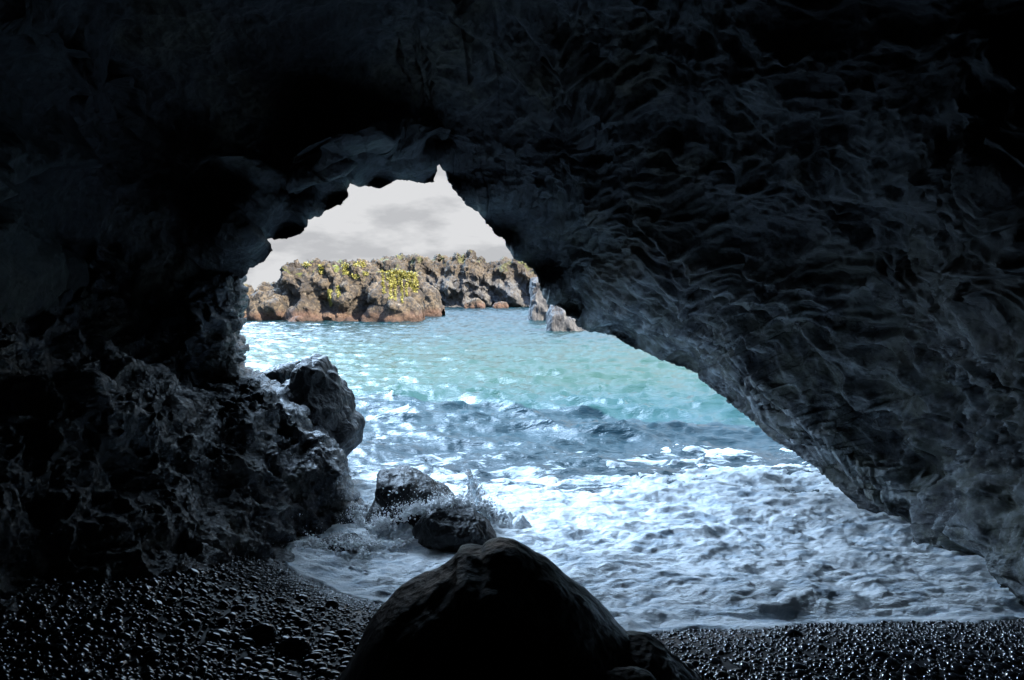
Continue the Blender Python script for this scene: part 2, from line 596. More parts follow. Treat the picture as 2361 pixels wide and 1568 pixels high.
def ridge(poly, width, amp, sharp=2.2):
    """a ledge along a line of the wall; steep side towards the opening"""
    pl = np.array(poly, float)
    dd = unit(ray(pl[:, 0], pl[:, 1]))
    w = width / F
    sel = np.nonzero(np.linalg.norm(dv - dd.mean(0), axis=1) < np.linalg.norm(dd - dd.mean(0), axis=1).max() + 2 * w)[0]
    q0 = dv[sel]
    best = np.full(len(sel), 9.0)
    side = np.zeros(len(sel))
    for a, b in zip(dd[:-1], dd[1:]):
        ab = b - a
        t = np.clip(((q0 - a) @ ab) / (ab @ ab), 0, 1)
        q = a + t[:, None] * ab
        e = np.linalg.norm(q0 - q, axis=1)
        m = e < best
        best = np.where(m, e, best)
        side = np.where(m, (q0 - q) @ unit(cdir - (a + b) / 2), side)
    prof = np.where(side > 0, np.clip(1 - best / (w / sharp), 0, 1), np.clip(1 - best / (w * 1.6), 0, 1))
    prof = prof * prof * (3 - 2 * prof)
    disp[idx[sel]] += prof * amp * (0.7 + 0.6 * cvn[sel])


ridge([(130, 90), (150, 150), (185, 205), (235, 185)], 60, 0.28)
ridge([(-60, 470), (20, 400), (70, 362), (135, 352)], 70, 0.35)
ridge([(185, 205), (150, 260), (140, 340)], 60, 0.15)
ridge([(800, 312), (850, 325), (905, 340), (942, 335)], 70, 0.5)
ridge([(500, 350), (590, 405), (660, 400), (770, 375)], 60, 0.4)
ridge([(1040, 30), (1110, 85), (1200, 160), (1250, 190), (1310, 180)], 40, 0.3)
ridge([(1190, 20), (1230, 75), (1310, 130)], 40, 0.3)
ridge([(1350, 225), (1420, 230), (1460, 290), (1480, 380), (1530, 480), (1580, 540), (1660, 620), (1760, 680)], 50, 0.35)
ridge([(1500, 290), (1520, 350), (1570, 370)], 40, 0.25)
ridge([(1600, 360), (1650, 430)], 40, 0.2)
ridge([(1700, 340), (1760, 400)], 40, 0.2)
ridge([(1760, 430), (1775, 480), (1830, 480)], 40, 0.25)
ridge([(1390, 420), (1440, 500), (1560, 620), (1700, 760), (1850, 900), (2000, 1040), (2200, 1180)], 60, 0.3)
ridge([(1760, 620), (1850, 700), (1930, 820), (2050, 960), (2250, 1100)], 60, 0.3)
ridge([(1700, 850), (1850, 990), (2050, 1150), (2250, 1240), (2350, 1330)], 50, 0.22)
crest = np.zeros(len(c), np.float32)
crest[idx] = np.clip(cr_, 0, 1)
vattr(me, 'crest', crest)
c = c + nrm * disp[:, None]
setco(me, c)
cave = link('cave', me, None, kind='structure')

t = NT('cave_rock')
p = t.pos()
q = t.pos((1, 1, 1), (0, 0, 0))
big = t.noise(p, 0.7, 5, 0.62)
cc = t.mix(t.mrange(big, 0.42, 0.62), (0.017, 0.023, 0.032), (0.042, 0.053, 0.062))
cc = t.mix(t.mrange(t.noise(p, 0.9, 4, 0.6), 0.5, 0.66), cc, (0.055, 0.058, 0.045))
cc = t.mix(t.mrange(t.noise(p, 11, 6, 0.7), 0.6, 0.35), cc, (0.009, 0.011, 0.014))
bp = t.bump(t.noise(p, 13, 9, 0.72, 0.3), 0.055, 0.9)
bp = t.bump(t.vor(p, 17), 0.02, 0.5, bp)
zz_ = t.math('ADD', t.xyz()[2], t.math('MULTIPLY', t.noise(p, 1.1, 4), 2.0))
wet = t.mrange(zz_, 4.6, 2.6)
cc = t.mix(t.math('MULTIPLY', wet, t.mrange(t.noise(p, 2.2, 5, 0.65), 0.42, 0.6, 0, 0.8)), cc, (0.10, 0.11, 0.09))
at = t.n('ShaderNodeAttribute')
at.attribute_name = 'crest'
cc = t.mix(t.math('MULTIPLY', t.math('MULTIPLY', at.outputs['Fac'], wet), t.mrange(t.noise(p, 6, 5, 0.7), 0.35, 0.6, 0, 0.9)), cc, (0.34, 0.38, 0.40))  # paler edges: light catching the scallop crests, painted into the colour
t.setb(Base_Color=cc, Roughness=t.math('ADD', t.mrange(wet, 0, 1, 0.55, 0.14, False), t.mrange(t.noise(p, 3, 4), 0.35, 0.65, 0.0, 0.15)), Normal=bp, IOR=1.5)
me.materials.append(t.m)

# ------------------------------------------------------------------ outcrop on the left
SIL = [(560, 540), (600, 552), (640, 548), (660, 556), (700, 562), (740, 545), (775, 527), (790, 548), (815, 553), (840, 556), (862, 578), (880, 605), (900, 632), (930, 655), (960, 695),
       (985, 715), (1010, 742), (1040, 765), (1065, 792), (1090, 801), (1130, 806), (1150, 818), (1175, 828), (1205, 826), (1230, 815), (1250, 800), (1330, 790), (1480, 780), (1700, 780)]
SIL = np.array(SIL, float)
OC = [(560, 650, 12.2), (560, 700, 12), (540, 745, 11.8), (525, 775, 11.6), (550, 800, 11.2), (552, 840, 10.8), (590, 870, 10), (650, 920, 9.2), (700, 965, 8.6),
      (745, 1010, 8), (790, 1060, 7.5), (800, 1090, 7.25), (805, 1130, 7.1), (828, 1170, 7), (825, 1210, 6.9), (790, 1240, 6.8), (780, 1400, 6.5),
      (570, 1010, 6.2), (560, 1080, 6.1), (500, 1150, 5.6), (300, 1000, 5.3), (300, 1250, 4.6), (100, 1000, 4.6), (100, 1250, 4.1), (0, 1400, 3.7), (-200, 1400, 3.0),
      (-200, 1000, 3.8), (-200, 700, 4.3), (-600, 1000, 2.6), (-600, 600, 3), (-600, 1600, 2.4),
      (450, 1330, 4.7), (300, 1345, 4.3), (100, 1400, 3.85), (0, 1440, 3.55), (600, 1300, 5.6), (700, 1260, 6.3), (450, 1600, 4.4), (100, 1700, 3.3), (700, 1500, 6.0),
      (700, 1090, 6.7), (780, 1095, 7.0), (700, 1150, 6.6), (650, 1000, 7.4), (600, 930, 8.4), (520, 900, 8.6), (500, 960, 7.2), (400, 880, 7.6), (400, 960, 5.9),
      (450, 650, 11.2), (300, 650, 9.3), (100, 650, 6.7), (0, 600, 5.6), (450, 800, 9.8), (370, 740, 8.6), (300, 760, 7.6), (150, 760, 6.2), (0, 800, 5.0),
      (250, 840, 6.2), (200, 900, 5.3), (380, 790, 8.2), (100, 560, 7.2), (300, 560, 9.6), (500, 560, 12.4)]
OC = np.array(OC, float)
OC[:, 2] = near(OC[:, 2])
fo = rbf_fit(OC[:, :2] / 1000, OC[:, 2], 0.002)
rows = np.linspace(560, 1650, 620)
xr = np.interp(rows, SIL[:, 0], SIL[:, 1]) + fbm(np.c_[rows / 22, rows * 0, rows * 0], 3, 61) * 9
ug = 1 - (1 - np.linspace(0, 1, 640)) ** 1.0
X = -600 + (xr[:, None] + 600) * ug[None] ** 0.72
Yp = np.repeat(rows[:, None], X.shape[1], 1)
Yd = rbf(fo, np.c_[X.ravel(), Yp.ravel()] / 1000).reshape(X.shape)
edge = xr[:, None] - X
Yd = Yd + 0.35 * np.exp(-edge / 14.0)
# turned-back side
nb = 40
tb = np.linspace(0, 1, nb + 1)[1:]
Xb = xr[:, None] - 10 - tb[None] * 130 * tb[None]
Xb = xr[:, None] - 60 * tb[None] ** 1.5
Yb = Yd[:, -1:] + 3.2 * tb[None] ** 0.8
Xa = np.concatenate([X, Xb], 1)
Ya = np.concatenate([Yd, Yb], 1)
Ra = np.concatenate([Yp, np.repeat(rows[:, None], nb, 1)], 1)
V = P(Xa, Ra, Ya)
me = mesh('rock_outcrop', V, grid_faces(*Xa.shape))
nrm = normals(me)
c = coords(me).astype(np.float64)
if ((CAM - c) * nrm).sum() < 0:
    me.flip_normals()
    nrm = -nrm
warp = np.c_[fbm(c * 1.3, 3, 71), fbm(c * 1.3, 3, 72), fbm(c * 1.3, 3, 73)]
f1, f2 = cell((c + warp * 0.35) * np.array([1.6, 1.6, 1.3]), 74)
f1b, _ = cell((c + warp * 0.3) * 4.5, 75)
f1c, _ = cell((c + warp * 0.2) * 10.0, 76)
ef = np.concatenate([sstep(-5, 60, edge) * 0.7 + 0.3, np.full((len(rows), nb), 0.6)], 1).ravel()
nz_ = sstep(900, 1000, (Ra - (Xa * 0.55 + 600)).ravel() + 900)   # smoother below the ledge
d = (0.45 - f1) * 0.2 * ef + fbm((c + warp * 0.2) * 2.6, 4, 79, mode='r') * 0.12 * ef + (0.5 - f1b) * 0.17 * (0.5 + 0.5 * (1 - nz_)) + (0.5 - f1c) * 0.085 * (1 - 0.7 * nz_) + fbm(c * 1.2, 4, 77) * 0.3 * ef + fbm(c * 9, 3, 78) * 0.02
c = c + nrm * d[:, None]
setco(me, c)
o = link('rock_outcrop', me, M['outcrop'], label='big wet black lava outcrop with a lumpy shiny ledge left of the cave mouth', category='rock outcrop')
center_origin(o)


# ------------------------------------------------------------------ boulders
def blob(name, outline, Y, Tf, Tb, mat, label, cat, seed=0, amp=0.05, fine=0.015, n=180, m=110, px=2.0, cellamp=0.0, lean=0.0, group=None, center=None, flat=1.0):
    pl = np.array(outline, float)
    cx, cy = pl.mean(0) if center is None else center
    a = np.arctan2(pl[:, 1] - cy, pl[:, 0] - cx)
    r = np.hypot(pl[:, 1] - cy, pl[:, 0] - cx)
    od = np.argsort(a)
    a, r = a[od], r[od]
    th = np.linspace(-math.pi, math.pi, n, endpoint=False)
    rr = np.interp(th, np.r_[a - 2 * math.pi, a, a + 2 * math.pi], np.r_[r, r, r])
    rr = (rr * 2 + np.roll(rr, 1) + np.roll(rr, -1)) / 4
    # outline on a vertical plane at depth Y
    O = P(cx + rr * np.cos(th), cy + rr * np.sin(th), np.full(n, Y))
    C0 = P(cx, cy, Y)
    lat = np.linspace(-math.pi / 2, math.pi / 2, m)
    cl = np.cos(lat)[:, None]
    sl = np.sin(lat)[:, None]
    cl = cl ** (2 / px)
    sl2 = np.sign(sl) * np.abs(sl) ** (2 / px)
    V = C0 + (O - C0)[None] * cl[..., None]
    V[..., 1] += np.where(sl2 > 0, Tb, Tf) * sl2
    V[..., 1] += lean * (V[..., 2] - C0[2])
    me = mesh(name, V, grid_faces(m, n, wrap=True))
    nrm = normals(me)
    c = coords(me).astype(np.float64)
    if ((c - c.mean(0)) * nrm).sum() < 0:
        me.flip_normals()
        nrm = -nrm
    S = np.linalg.norm(c.max(0) - c.min(0)) / 3
    q = c / S + seed * 3.1
    w = np.c_[fbm(q * 1.5, 2, seed + 1), fbm(q * 1.5, 2, seed + 2), fbm(q * 1.5, 2, seed + 3)]
    d = fbm(q * 1.1 + w, 4, seed + 4) * amp * 2 + fbm(q * 9, 3, seed + 5) * fine
    if cellamp:
        f1, f2 = cell(q * 1.7 + w * .5, seed + 6)
        d += (0.5 - f1) * cellamp
        f1, f2 = cell(q * 4.5 + w * .5, seed + 7)
        d += (0.5 - f1) * cellamp * 0.4
    setco(me, c + nrm * d[:, None])
    o = link(name, me, mat, label=label, category=cat, group=group)
    center_origin(o)
    return o


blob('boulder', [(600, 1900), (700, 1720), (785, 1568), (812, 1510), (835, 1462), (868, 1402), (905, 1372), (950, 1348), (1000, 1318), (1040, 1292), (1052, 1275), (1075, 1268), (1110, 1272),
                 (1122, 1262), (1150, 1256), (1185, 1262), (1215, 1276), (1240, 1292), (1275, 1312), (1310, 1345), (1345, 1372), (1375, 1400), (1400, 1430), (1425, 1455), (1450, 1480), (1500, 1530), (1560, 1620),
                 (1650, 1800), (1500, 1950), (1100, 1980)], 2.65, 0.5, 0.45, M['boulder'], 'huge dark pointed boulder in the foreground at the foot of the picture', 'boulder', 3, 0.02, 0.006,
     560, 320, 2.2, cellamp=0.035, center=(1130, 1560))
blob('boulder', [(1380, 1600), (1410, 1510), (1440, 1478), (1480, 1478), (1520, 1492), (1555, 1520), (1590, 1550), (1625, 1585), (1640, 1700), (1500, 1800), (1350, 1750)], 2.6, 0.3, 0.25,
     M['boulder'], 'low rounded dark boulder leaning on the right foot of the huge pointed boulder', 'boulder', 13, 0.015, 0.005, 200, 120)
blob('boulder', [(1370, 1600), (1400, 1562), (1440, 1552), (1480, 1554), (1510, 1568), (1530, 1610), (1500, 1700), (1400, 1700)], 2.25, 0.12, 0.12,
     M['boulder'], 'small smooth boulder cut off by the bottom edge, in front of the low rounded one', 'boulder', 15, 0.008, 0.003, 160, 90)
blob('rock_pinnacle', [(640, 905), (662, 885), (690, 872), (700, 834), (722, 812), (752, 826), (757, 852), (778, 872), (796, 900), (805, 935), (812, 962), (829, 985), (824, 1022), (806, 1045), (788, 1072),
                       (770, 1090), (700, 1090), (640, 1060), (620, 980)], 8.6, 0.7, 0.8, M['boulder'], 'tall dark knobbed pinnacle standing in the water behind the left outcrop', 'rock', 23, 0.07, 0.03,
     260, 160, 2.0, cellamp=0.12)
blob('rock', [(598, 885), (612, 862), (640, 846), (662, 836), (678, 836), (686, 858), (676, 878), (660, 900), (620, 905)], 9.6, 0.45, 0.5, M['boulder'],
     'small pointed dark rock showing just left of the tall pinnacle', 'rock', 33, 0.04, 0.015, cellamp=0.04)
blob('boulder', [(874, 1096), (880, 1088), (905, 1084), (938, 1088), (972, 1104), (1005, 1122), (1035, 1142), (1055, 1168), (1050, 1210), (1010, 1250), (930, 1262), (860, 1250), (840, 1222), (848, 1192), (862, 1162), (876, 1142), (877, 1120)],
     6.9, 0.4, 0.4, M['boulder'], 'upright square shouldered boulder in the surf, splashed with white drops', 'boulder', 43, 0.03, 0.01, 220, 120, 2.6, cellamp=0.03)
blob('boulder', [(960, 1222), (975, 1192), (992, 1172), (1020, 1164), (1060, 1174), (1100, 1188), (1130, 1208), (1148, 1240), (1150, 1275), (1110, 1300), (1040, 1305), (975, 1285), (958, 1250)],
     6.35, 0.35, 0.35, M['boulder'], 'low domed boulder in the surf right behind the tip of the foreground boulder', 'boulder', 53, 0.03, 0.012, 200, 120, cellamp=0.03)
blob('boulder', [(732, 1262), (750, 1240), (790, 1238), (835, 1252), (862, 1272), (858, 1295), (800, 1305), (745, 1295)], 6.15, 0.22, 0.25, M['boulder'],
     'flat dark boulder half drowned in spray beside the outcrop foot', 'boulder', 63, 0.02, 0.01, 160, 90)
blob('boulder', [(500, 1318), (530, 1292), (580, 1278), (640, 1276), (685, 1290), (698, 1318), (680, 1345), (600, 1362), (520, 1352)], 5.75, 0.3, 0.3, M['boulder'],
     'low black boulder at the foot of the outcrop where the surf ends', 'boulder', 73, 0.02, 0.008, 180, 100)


# ------------------------------------------------------------------ beach
def shore_y(x):
    return np.interp(x, [-6, -3, -2.2, -1.76, -1.37, -1.07, -0.6, 0.2, 0.85, 1.6, 2.4, 4, 7], [7.6, 6.9, 6.3, 5.75, 5.38, 5.22, 5.05, 4.9, 4.72, 4.78, 4.84, 4.95, 5.2])


def beach_z(x, y):
    d = shore_y(x) - y
    z = np.where(d > 0, 0.9 * (1 - np.exp(-d / 2.2)), d * 0.4)
    q = np.c_[x, y, x * 0]
    z = z + fbm(q * 0.7, 3, 91) * 0.05 * sstep(0, 1.0, d) + fbm(q * 5, 3, 92) * 0.014 * sstep(-0.3, 0.3, d)
    return np.maximum(z, -3.0)


def fan(y0, y1, dyf, x0, x1, nx):
    ys = [y0]
    while ys[-1] < y1:
        ys.append(ys[-1] + dyf(ys[-1]))
    ys = np.array(ys)
    return ys, np.linspace(x0, x1, nx)


ys = np.concatenate([np.linspace(-14, 1.8, 60), np.arange(1.82, 7.5, 0.016), np.linspace(7.6, 20, 40)])
xs = np.concatenate([np.linspace(-20, -5, 40), np.arange(-4.98, 5, 0.016), np.linspace(5, 20, 40)])
XX, YY = np.meshgrid(xs, ys)
Z = beach_z(XX.ravel(), YY.ravel())
me = mesh('beach', np.c_[XX.ravel(), YY.ravel(), Z], grid_faces(*XX.shape))
link('beach', me, M['beach'], kind='structure')


# ------------------------------------------------------------------ sea
def tile(N, L, lmin, lmax, seed, wind=-math.pi / 2, spread=2.0, power=2.0):
    r = np.random.default_rng(seed)
    k = np.fft.fftfreq(N, L / N) * 2 * math.pi
    KX, KY = np.meshgrid(k, k)
    K = np.hypot(KX, KY)
    K[0, 0] = 1
    ct = np.abs((KX * math.cos(wind) + KY * math.sin(wind)) / K)
    A = K ** -power * np.exp(-(2 * math.pi / lmax / K) ** 2) * np.exp(-(K * lmin / 2 / math.pi) ** 2) * (ct ** spread + 0.04)
    A[0, 0] = 0
    H = A * (r.normal(size=K.shape) + 1j * r.normal(size=K.shape))
    h = np.fft.ifft2(H)
    hx = np.fft.ifft2(-1j * KX / K * H)
    hy = np.fft.ifft2(-1j * KY / K * H)
    s = h.real.std()
    return h.real / s, hx.real / s, hy.real / s, L, N


def samp(T, x, y):
    h, hx, hy, L, N = T
    u = (x / L * N) % N
    v = (y / L * N) % N
    i = np.floor(u).astype(int) % N
    j = np.floor(v).astype(int) % N
    fu, fv = u - np.floor(u), v - np.floor(v)
    i1, j1 = (i + 1) % N, (j + 1) % N
    res = []
    for a in (h, hx, hy):
        res.append(a[j, i] * (1 - fu) * (1 - fv) + a[j, i1] * fu * (1 - fv) + a[j1, i] * (1 - fu) * fv + a[j1, i1] * fu * fv)
    return res


T1 = tile(1024, 37.0, 0.18, 2.8, 1, R(-100), 1.3, 1.75)
T2 = tile(512, 6.1, 0.05, 0.7, 2, R(-80), 0.8, 1.75)


def sea_disp(x, y):
    h1, a1, b1 = samp(T1, x, y)
    ca, sa = math.cos(0.5), math.sin(0.5)
    h2, a2, b2 = samp(T2, x * ca - y * sa, x * sa + y * ca)
    amp = 0.068 * (0.16 + 0.84 * sstep(6, 15, y)) * (1 - 0.85 * sstep(90, 300, y)) * (1 - 0.5 * sstep(13, 28, y))
    amp2 = 0.012 * (1 - sstep(60, 110, y))
    z = h1 * amp + h2 * amp2
    dx = -(a1 * amp * 0.65)
    dy = -(b1 * amp * 0.65)
    return dx, dy, z


ys, us = fan(3.6, 900, lambda y: float(np.clip(0.00065 * y * y, 0.018, 0.22)) if y < 130 else 0.06 * y, -1.35, 1.35, 900)
XX = us[None] * (ys[:, None] + 1.0)
YY = np.repeat(ys[:, None], len(us), 1)
x, y = XX.ravel(), YY.ravel()
dx, dy, z = sea_disp(x, y)
z = z * sstep(4.4, 6.5, y + (shore_y(x) < 9) * 0.0)
me = mesh('sea', np.c_[x + dx, y + dy, z], grid_faces(*XX.shape))
if normals(me)[:, 2].mean() < 0:
    me.flip_normals()
link('sea', me, M['water'], kind='structure')

# foam sheet on the near water
ys = [4.3]
while ys[-1] < 17:
    ys.append(ys[-1] + max(0.011, 0.0005 * ys[-1] ** 2))
ys = np.array(ys)
us = np.linspace(-0.65, 0.95, 1150)
XX = us[None] * (ys[:, None])
YY = np.repeat(ys[:, None], len(us), 1)
x, y = XX.ravel(), YY.ravel()
dx, dy, z = sea_disp(x, y)
z = z * sstep(4.4, 6.5, y)
q = np.c_[x, y * 1.0, x * 0]
wq = np.c_[fbm(q * 0.8, 3, 101), fbm(q * 0.8, 3, 102), x * 0]
q1 = (q + wq * 0.45) * np.array([0.62, 1.6, 1])
b0 = fbm(q1 * 0.9, 2, 103, mode='b')
b1 = fbm(q1 * 2.3 + 3, 3, 104, mode='b')
b2 = fbm((q + wq * 0.2) * np.array([3.2, 7.5, 1]), 3, 105, mode='b')
b3 = fbm((q + wq * 0.1) * np.array([9.0, 18.0, 1]), 2, 108, mode='b')
lump = b0 * 0.055 + b1 * 0.045 + b2 * 0.022 + b3 * 0.007
sd = y - shore_y(x)
sd2 = sd + fbm(q * 1.5, 3, 106) * 0.2 + fbm(q * 0.7 + 4, 2, 109) * 0.2 + 0.16
cov = fbm(q * np.array([0.5, 1.1, 1]) + 9, 5, 107)
yy = y + x * -0.25
dens = 1.0 - sstep(5.6, 11.5, yy) * 1.9 + cov * 1.3 * sstep(5.4, 7.5, yy) - sstep(11.5, 13.5, y) * 2
th = lump + 0.06 * np.clip(dens, -1, 1) + 0.03 * sstep(8, 6, y) - 0.012
edgef = sstep(0.0, 0.22, sd2)
bz = beach_z(x, y)
base = np.maximum(z, bz)
zf = base + th * (0.3 + 0.7 * edgef) + 0.02 * edgef - (1 - sstep(-0.08, 0.0, sd2)) * 0.05 - 0.05 * sstep(0.2, -0.4, dens)
me = mesh('surf_foam', np.c_[x + dx, y + dy, zf], grid_faces(*XX.shape))
if normals(me)[:, 2].mean() < 0:
    me.flip_normals()
link('surf_foam', me, M['foam'], kind='stuff', label='white rumpled foam covering the shallow water up to the pebble beach', category='foam')


# ------------------------------------------------------------------ distant rocks
def cut(cx, cy):
    return (0.39583 * cx + 491.9, 0.39583 * cy + 354.15)


def ridge_rock(name, top, Y, Wf, Wb, mat, label, cat, seed, nx=420, nphi=200, rough=0.5, recess=1.2, base=-0.6, group=None, px=2.6, lump=1.0):
    pl = np.array([cut(*p) for p in top])
    xp = np.linspace(pl[0, 0], pl[-1, 0], nx)
    yp = np.interp(xp, pl[:, 0], pl[:, 1]) + fbm(np.c_[xp / 7.0, xp * 0 + seed, xp * 0], 3, seed + 11) * 3.0
    Tt = P(xp, yp, np.full(nx, Y))
    Hh = Tt[:, 2] - base
    Xw = Tt[:, 0]
    L = Xw[-1] - Xw[0]
    u = (Xw - Xw[0]) / L
    endf = np.clip(1 - np.abs(2 * u - 1) ** 6, 0.02, 1) ** 0.5
    q = np.c_[Xw * 0.35, Xw * 0 + seed, Xw * 0]
    wmod = 1 + recess * fbm(q, 3, seed + 1) * 0.8
    ph = np.linspace(0, math.pi, nphi)
    cs = np.sign(np.cos(ph)) * np.abs(np.cos(ph)) ** (2 / px)
    sn = np.sin(ph) ** (2 / px)
    zz = base + Hh[:, None] * sn[None]
    q2 = np.stack([np.repeat(Xw[:, None], nphi, 1) * 0.3 * lump + zz * 0.12, zz * 0.28 * lump, zz * 0 + seed], -1).reshape(-1, 3)
    wm2 = 1 + recess * (0.35 * (wmod[:, None] - 1) / max(recess, .01) + 0.9 * fbm(q2, 3, seed + 12).reshape(zz.shape))
    Wd = np.where(cs[None] > 0, Wf * wm2, Wb) * endf[:, None]
    yy = Y - cs[None] * Wd
    # recesses vary with height
    V = np.stack([np.repeat(Xw[:, None], nphi, 1), yy, zz], -1)
    me = mesh(name, V, grid_faces(nx, nphi))
    nrm = normals(me)
    c = coords(me).astype(np.float64)
    cen = np.array([c[:, 0].mean(), Y, 0])
    if ((c - cen) * nrm).sum() < 0:
        me.flip_normals()
        nrm = -nrm
    hh = (c[:, 2] - base) / Hh.max()
    w = np.c_[fbm(c * 0.4, 3, seed + 2), fbm(c * 0.4, 3, seed + 3), fbm(c * 0.4, 3, seed + 4)]
    f1, f2 = cell((c + w * 1.2) * np.array([0.42, 0.42, 0.3]) * lump, seed + 5)
    f1b, f2b = cell((c + w) * np.array([1.0, 1.0, 0.75]) * lump, seed + 6)
    f1c, _ = cell(c * 2.6 * lump, seed + 7)
    d = ((np.minimum(f2 - f1, 0.4) - 0.25) * 1.7 * rough + (0.5 - f1) * 0.5 * rough + (np.minimum(f2b - f1b, 0.4) - 0.25) * 1.0 * rough * (0.5 + hh) + (0.5 - f1c) * 0.3 * rough * (0.4 + hh * 0.8) + fbm(c * 0.5, 6, seed + 8, gain=0.6) * 1.3 * rough)
    setco(me, c + nrm * d[:, None])
    o = link(name, me, mat, label=label, category=cat, group=group)
    center_origin(o)
    return o


island = ridge_rock('sea_stack', [(384, 960), (386, 800), (388, 700), (400, 665), (430, 628), (480, 612), (520, 632), (560, 620), (600, 626), (640, 626), (680, 612), (720, 630), (760, 655), (800, 624), (850, 618), (900, 645),
                                  (960, 668), (1050, 680), (1120, 695), (1170, 710), (1200, 750), (1215, 850), (1220, 960)], 63.0, 3.2, 4.0, M['sun_rock'],
                    'large sunlit brown sea stack hung with bright green vines, in the cave opening', 'sea stack', 201, rough=0.55, recess=2.2, px=1.9)
ridge_rock('rock_shoulder', [(1120, 930), (1160, 740), (1200, 705), (1235, 735), (1265, 775), (1300, 792), (1325, 850), (1340, 905)], 74.0, 2.5, 3, M['sun_rock'],
           'rounded brown rock shoulder rising behind the right end of the vine hung stack', 'rock', 221, nx=160, nphi=110, rough=0.35)
ridge_rock('sea_rock', [(60, 985), (110, 900), (165, 772), (190, 768), (215, 785), (240, 805), (262, 765), (300, 748), (350, 752), (385, 780), (430, 815), (470, 880), (500, 970)], 62.5, 2.2, 3, M['sun_rock'],
           'low knobbly brown rock left of the vine hung stack', 'rock', 231, nx=220, nphi=120, rough=0.36)
ridge_rock('sea_rock', [(860, 960), (905, 890), (960, 862), (1040, 852), (1120, 835), (1160, 840), (1195, 880), (1215, 935)], 59.6, 1.5, 2, M['sun_rock'],
           'low smooth reddish rock apron at the right foot of the vine hung stack', 'rock', 241, nx=180, nphi=100, rough=0.16)
head = ridge_rock('headland', [(700, 640), (880, 636), (915, 630), (960, 615), (1010, 603), (1070, 595), (1120, 590), (1170, 580), (1210, 590), (1245, 606), (1272, 640), (1300, 600), (1340, 606), (1370, 600), (1400, 585), (1420, 566), (1445, 585),
                               (1480, 590), (1500, 574), (1520, 590), (1530, 616), (1560, 604), (1580, 640), (1620, 628), (1660, 625), (1700, 612), (1760, 612), (1810, 620), (1840, 655), (1880, 690), (1960, 720), (2100, 760), (2300, 800)],
                  128.0, 7, 12, M['head_rock'], 'long craggy brown lava headland closing the bay behind the sea stack', 'headland', 251, nx=760, nphi=200, rough=0.9, recess=2.2, base=-1, lump=0.6, px=2.0)
ridge_rock('sea_rock', [(1452, 925), (1462, 860), (1500, 848), (1550, 842), (1575, 870), (1585, 905)], 112.0, 1.2, 1.5, M['sun_rock'],
           'small square brown rock standing in the water before the headland', 'rock', 261, nx=90, nphi=70, rough=0.3)
ridge_rock('sea_rock', [(1612, 915), (1640, 872), (1680, 862), (1710, 868), (1722, 905)], 113.0, 1.0, 1.2, M['sun_rock'],
           'tiny low tan rock right of the small square rock before the headland', 'rock', 271, nx=80, nphi=60, rough=0.25)
ridge_rock('grey_cliff', [(1835, 960), (1845, 760), (1862, 735), (1900, 730), (1930, 760), (1990, 800), (2060, 850), (2120, 930)], 62.0, 1.6, 3, M['grey_rock'],
           'pale grey cliff end glimpsed along the edge of the right cave wall', 'cliff', 281, nx=160, nphi=120, rough=0.35)
ridge_rock('sea_rock', [(1930, 1060), (1940, 940), (1965, 880), (2000, 860), (2030, 880), (2060, 925), (2110, 965), (2170, 1000), (2230, 1050)], 44.5, 1.4, 2.2, M['grey_rock'],
           'grey and tan striped rock in the water beside the right cave wall', 'rock', 291, nx=200, nphi=130, rough=0.2)

# ------------------------------------------------------------------ pebbles
icoV, icoF = None, None


def ico(sub):
    import bmesh
    bm = bmesh.new()
    bmesh.ops.create_icosphere(bm, subdivisions=sub, radius=1)
    v = np.array([p_.co[:] for p_ in bm.verts])
    f = np.array([[q_.index for q_ in f_.verts] for f_ in bm.faces])
    bm.free()
    return v, f


iv, if_ = ico(2)
iv3, if3 = ico(3)


def scatter(n, fn, iv=iv, if_=if_):
    """fn -> centre (n,3), radii (n,3), yaw (n)"""
    C_, S_, A_ = fn
    n = len(C_)
    sd = rng.normal(size=(n, 3, 3)) * 0.08
    v = iv[None] + np.einsum('vk,nkj->nvj', np.sin(iv * 2.2), sd)
    v = v * S_[:, None]
    ca, sa = np.cos(A_)[:, None], np.sin(A_)[:, None]
    x = v[..., 0] * ca - v[..., 1] * sa
    y = v[..., 0] * sa + v[..., 1] * ca
    v = np.stack([x, y, v[..., 2]], -1) + C_[:, None]
    f = if_[None] + (np.arange(n) * len(iv))[:, None, None]
    return v.reshape(-1, 3), f.reshape(-1, 3)


N = 52000
yy = 2.1 + 4.6 * rng.random(N) ** 1.25
xx = (rng.random(N) * 1.9 - 0.95) * (yy + 0.2)
sdv = shore_y(xx) - yy
keep = (sdv > 0.02)
xx, yy, sdv = xx[keep], yy[keep], sdv[keep]
sz = 0.006 + 0.0085 * rng.gamma(1.6, 0.62, len(xx)) * (0.4 + 0.6 * sstep(0.2, 1.8, sdv))
sz = np.minimum(sz, 0.042)
zz = beach_z(xx, yy) + sz * (0.2 - 0.65 * (1 - sstep(0.1, 1.0, sdv)) * (xx < 0))
rad = np.c_[sz * (1 + rng.random(len(sz)) * 0.5), sz * (0.75 + 0.3 * rng.random(len(sz))), sz * (0.6 + 0.3 * rng.random(len(sz)))]
yaw = rng.random(len(sz)) * 6.28
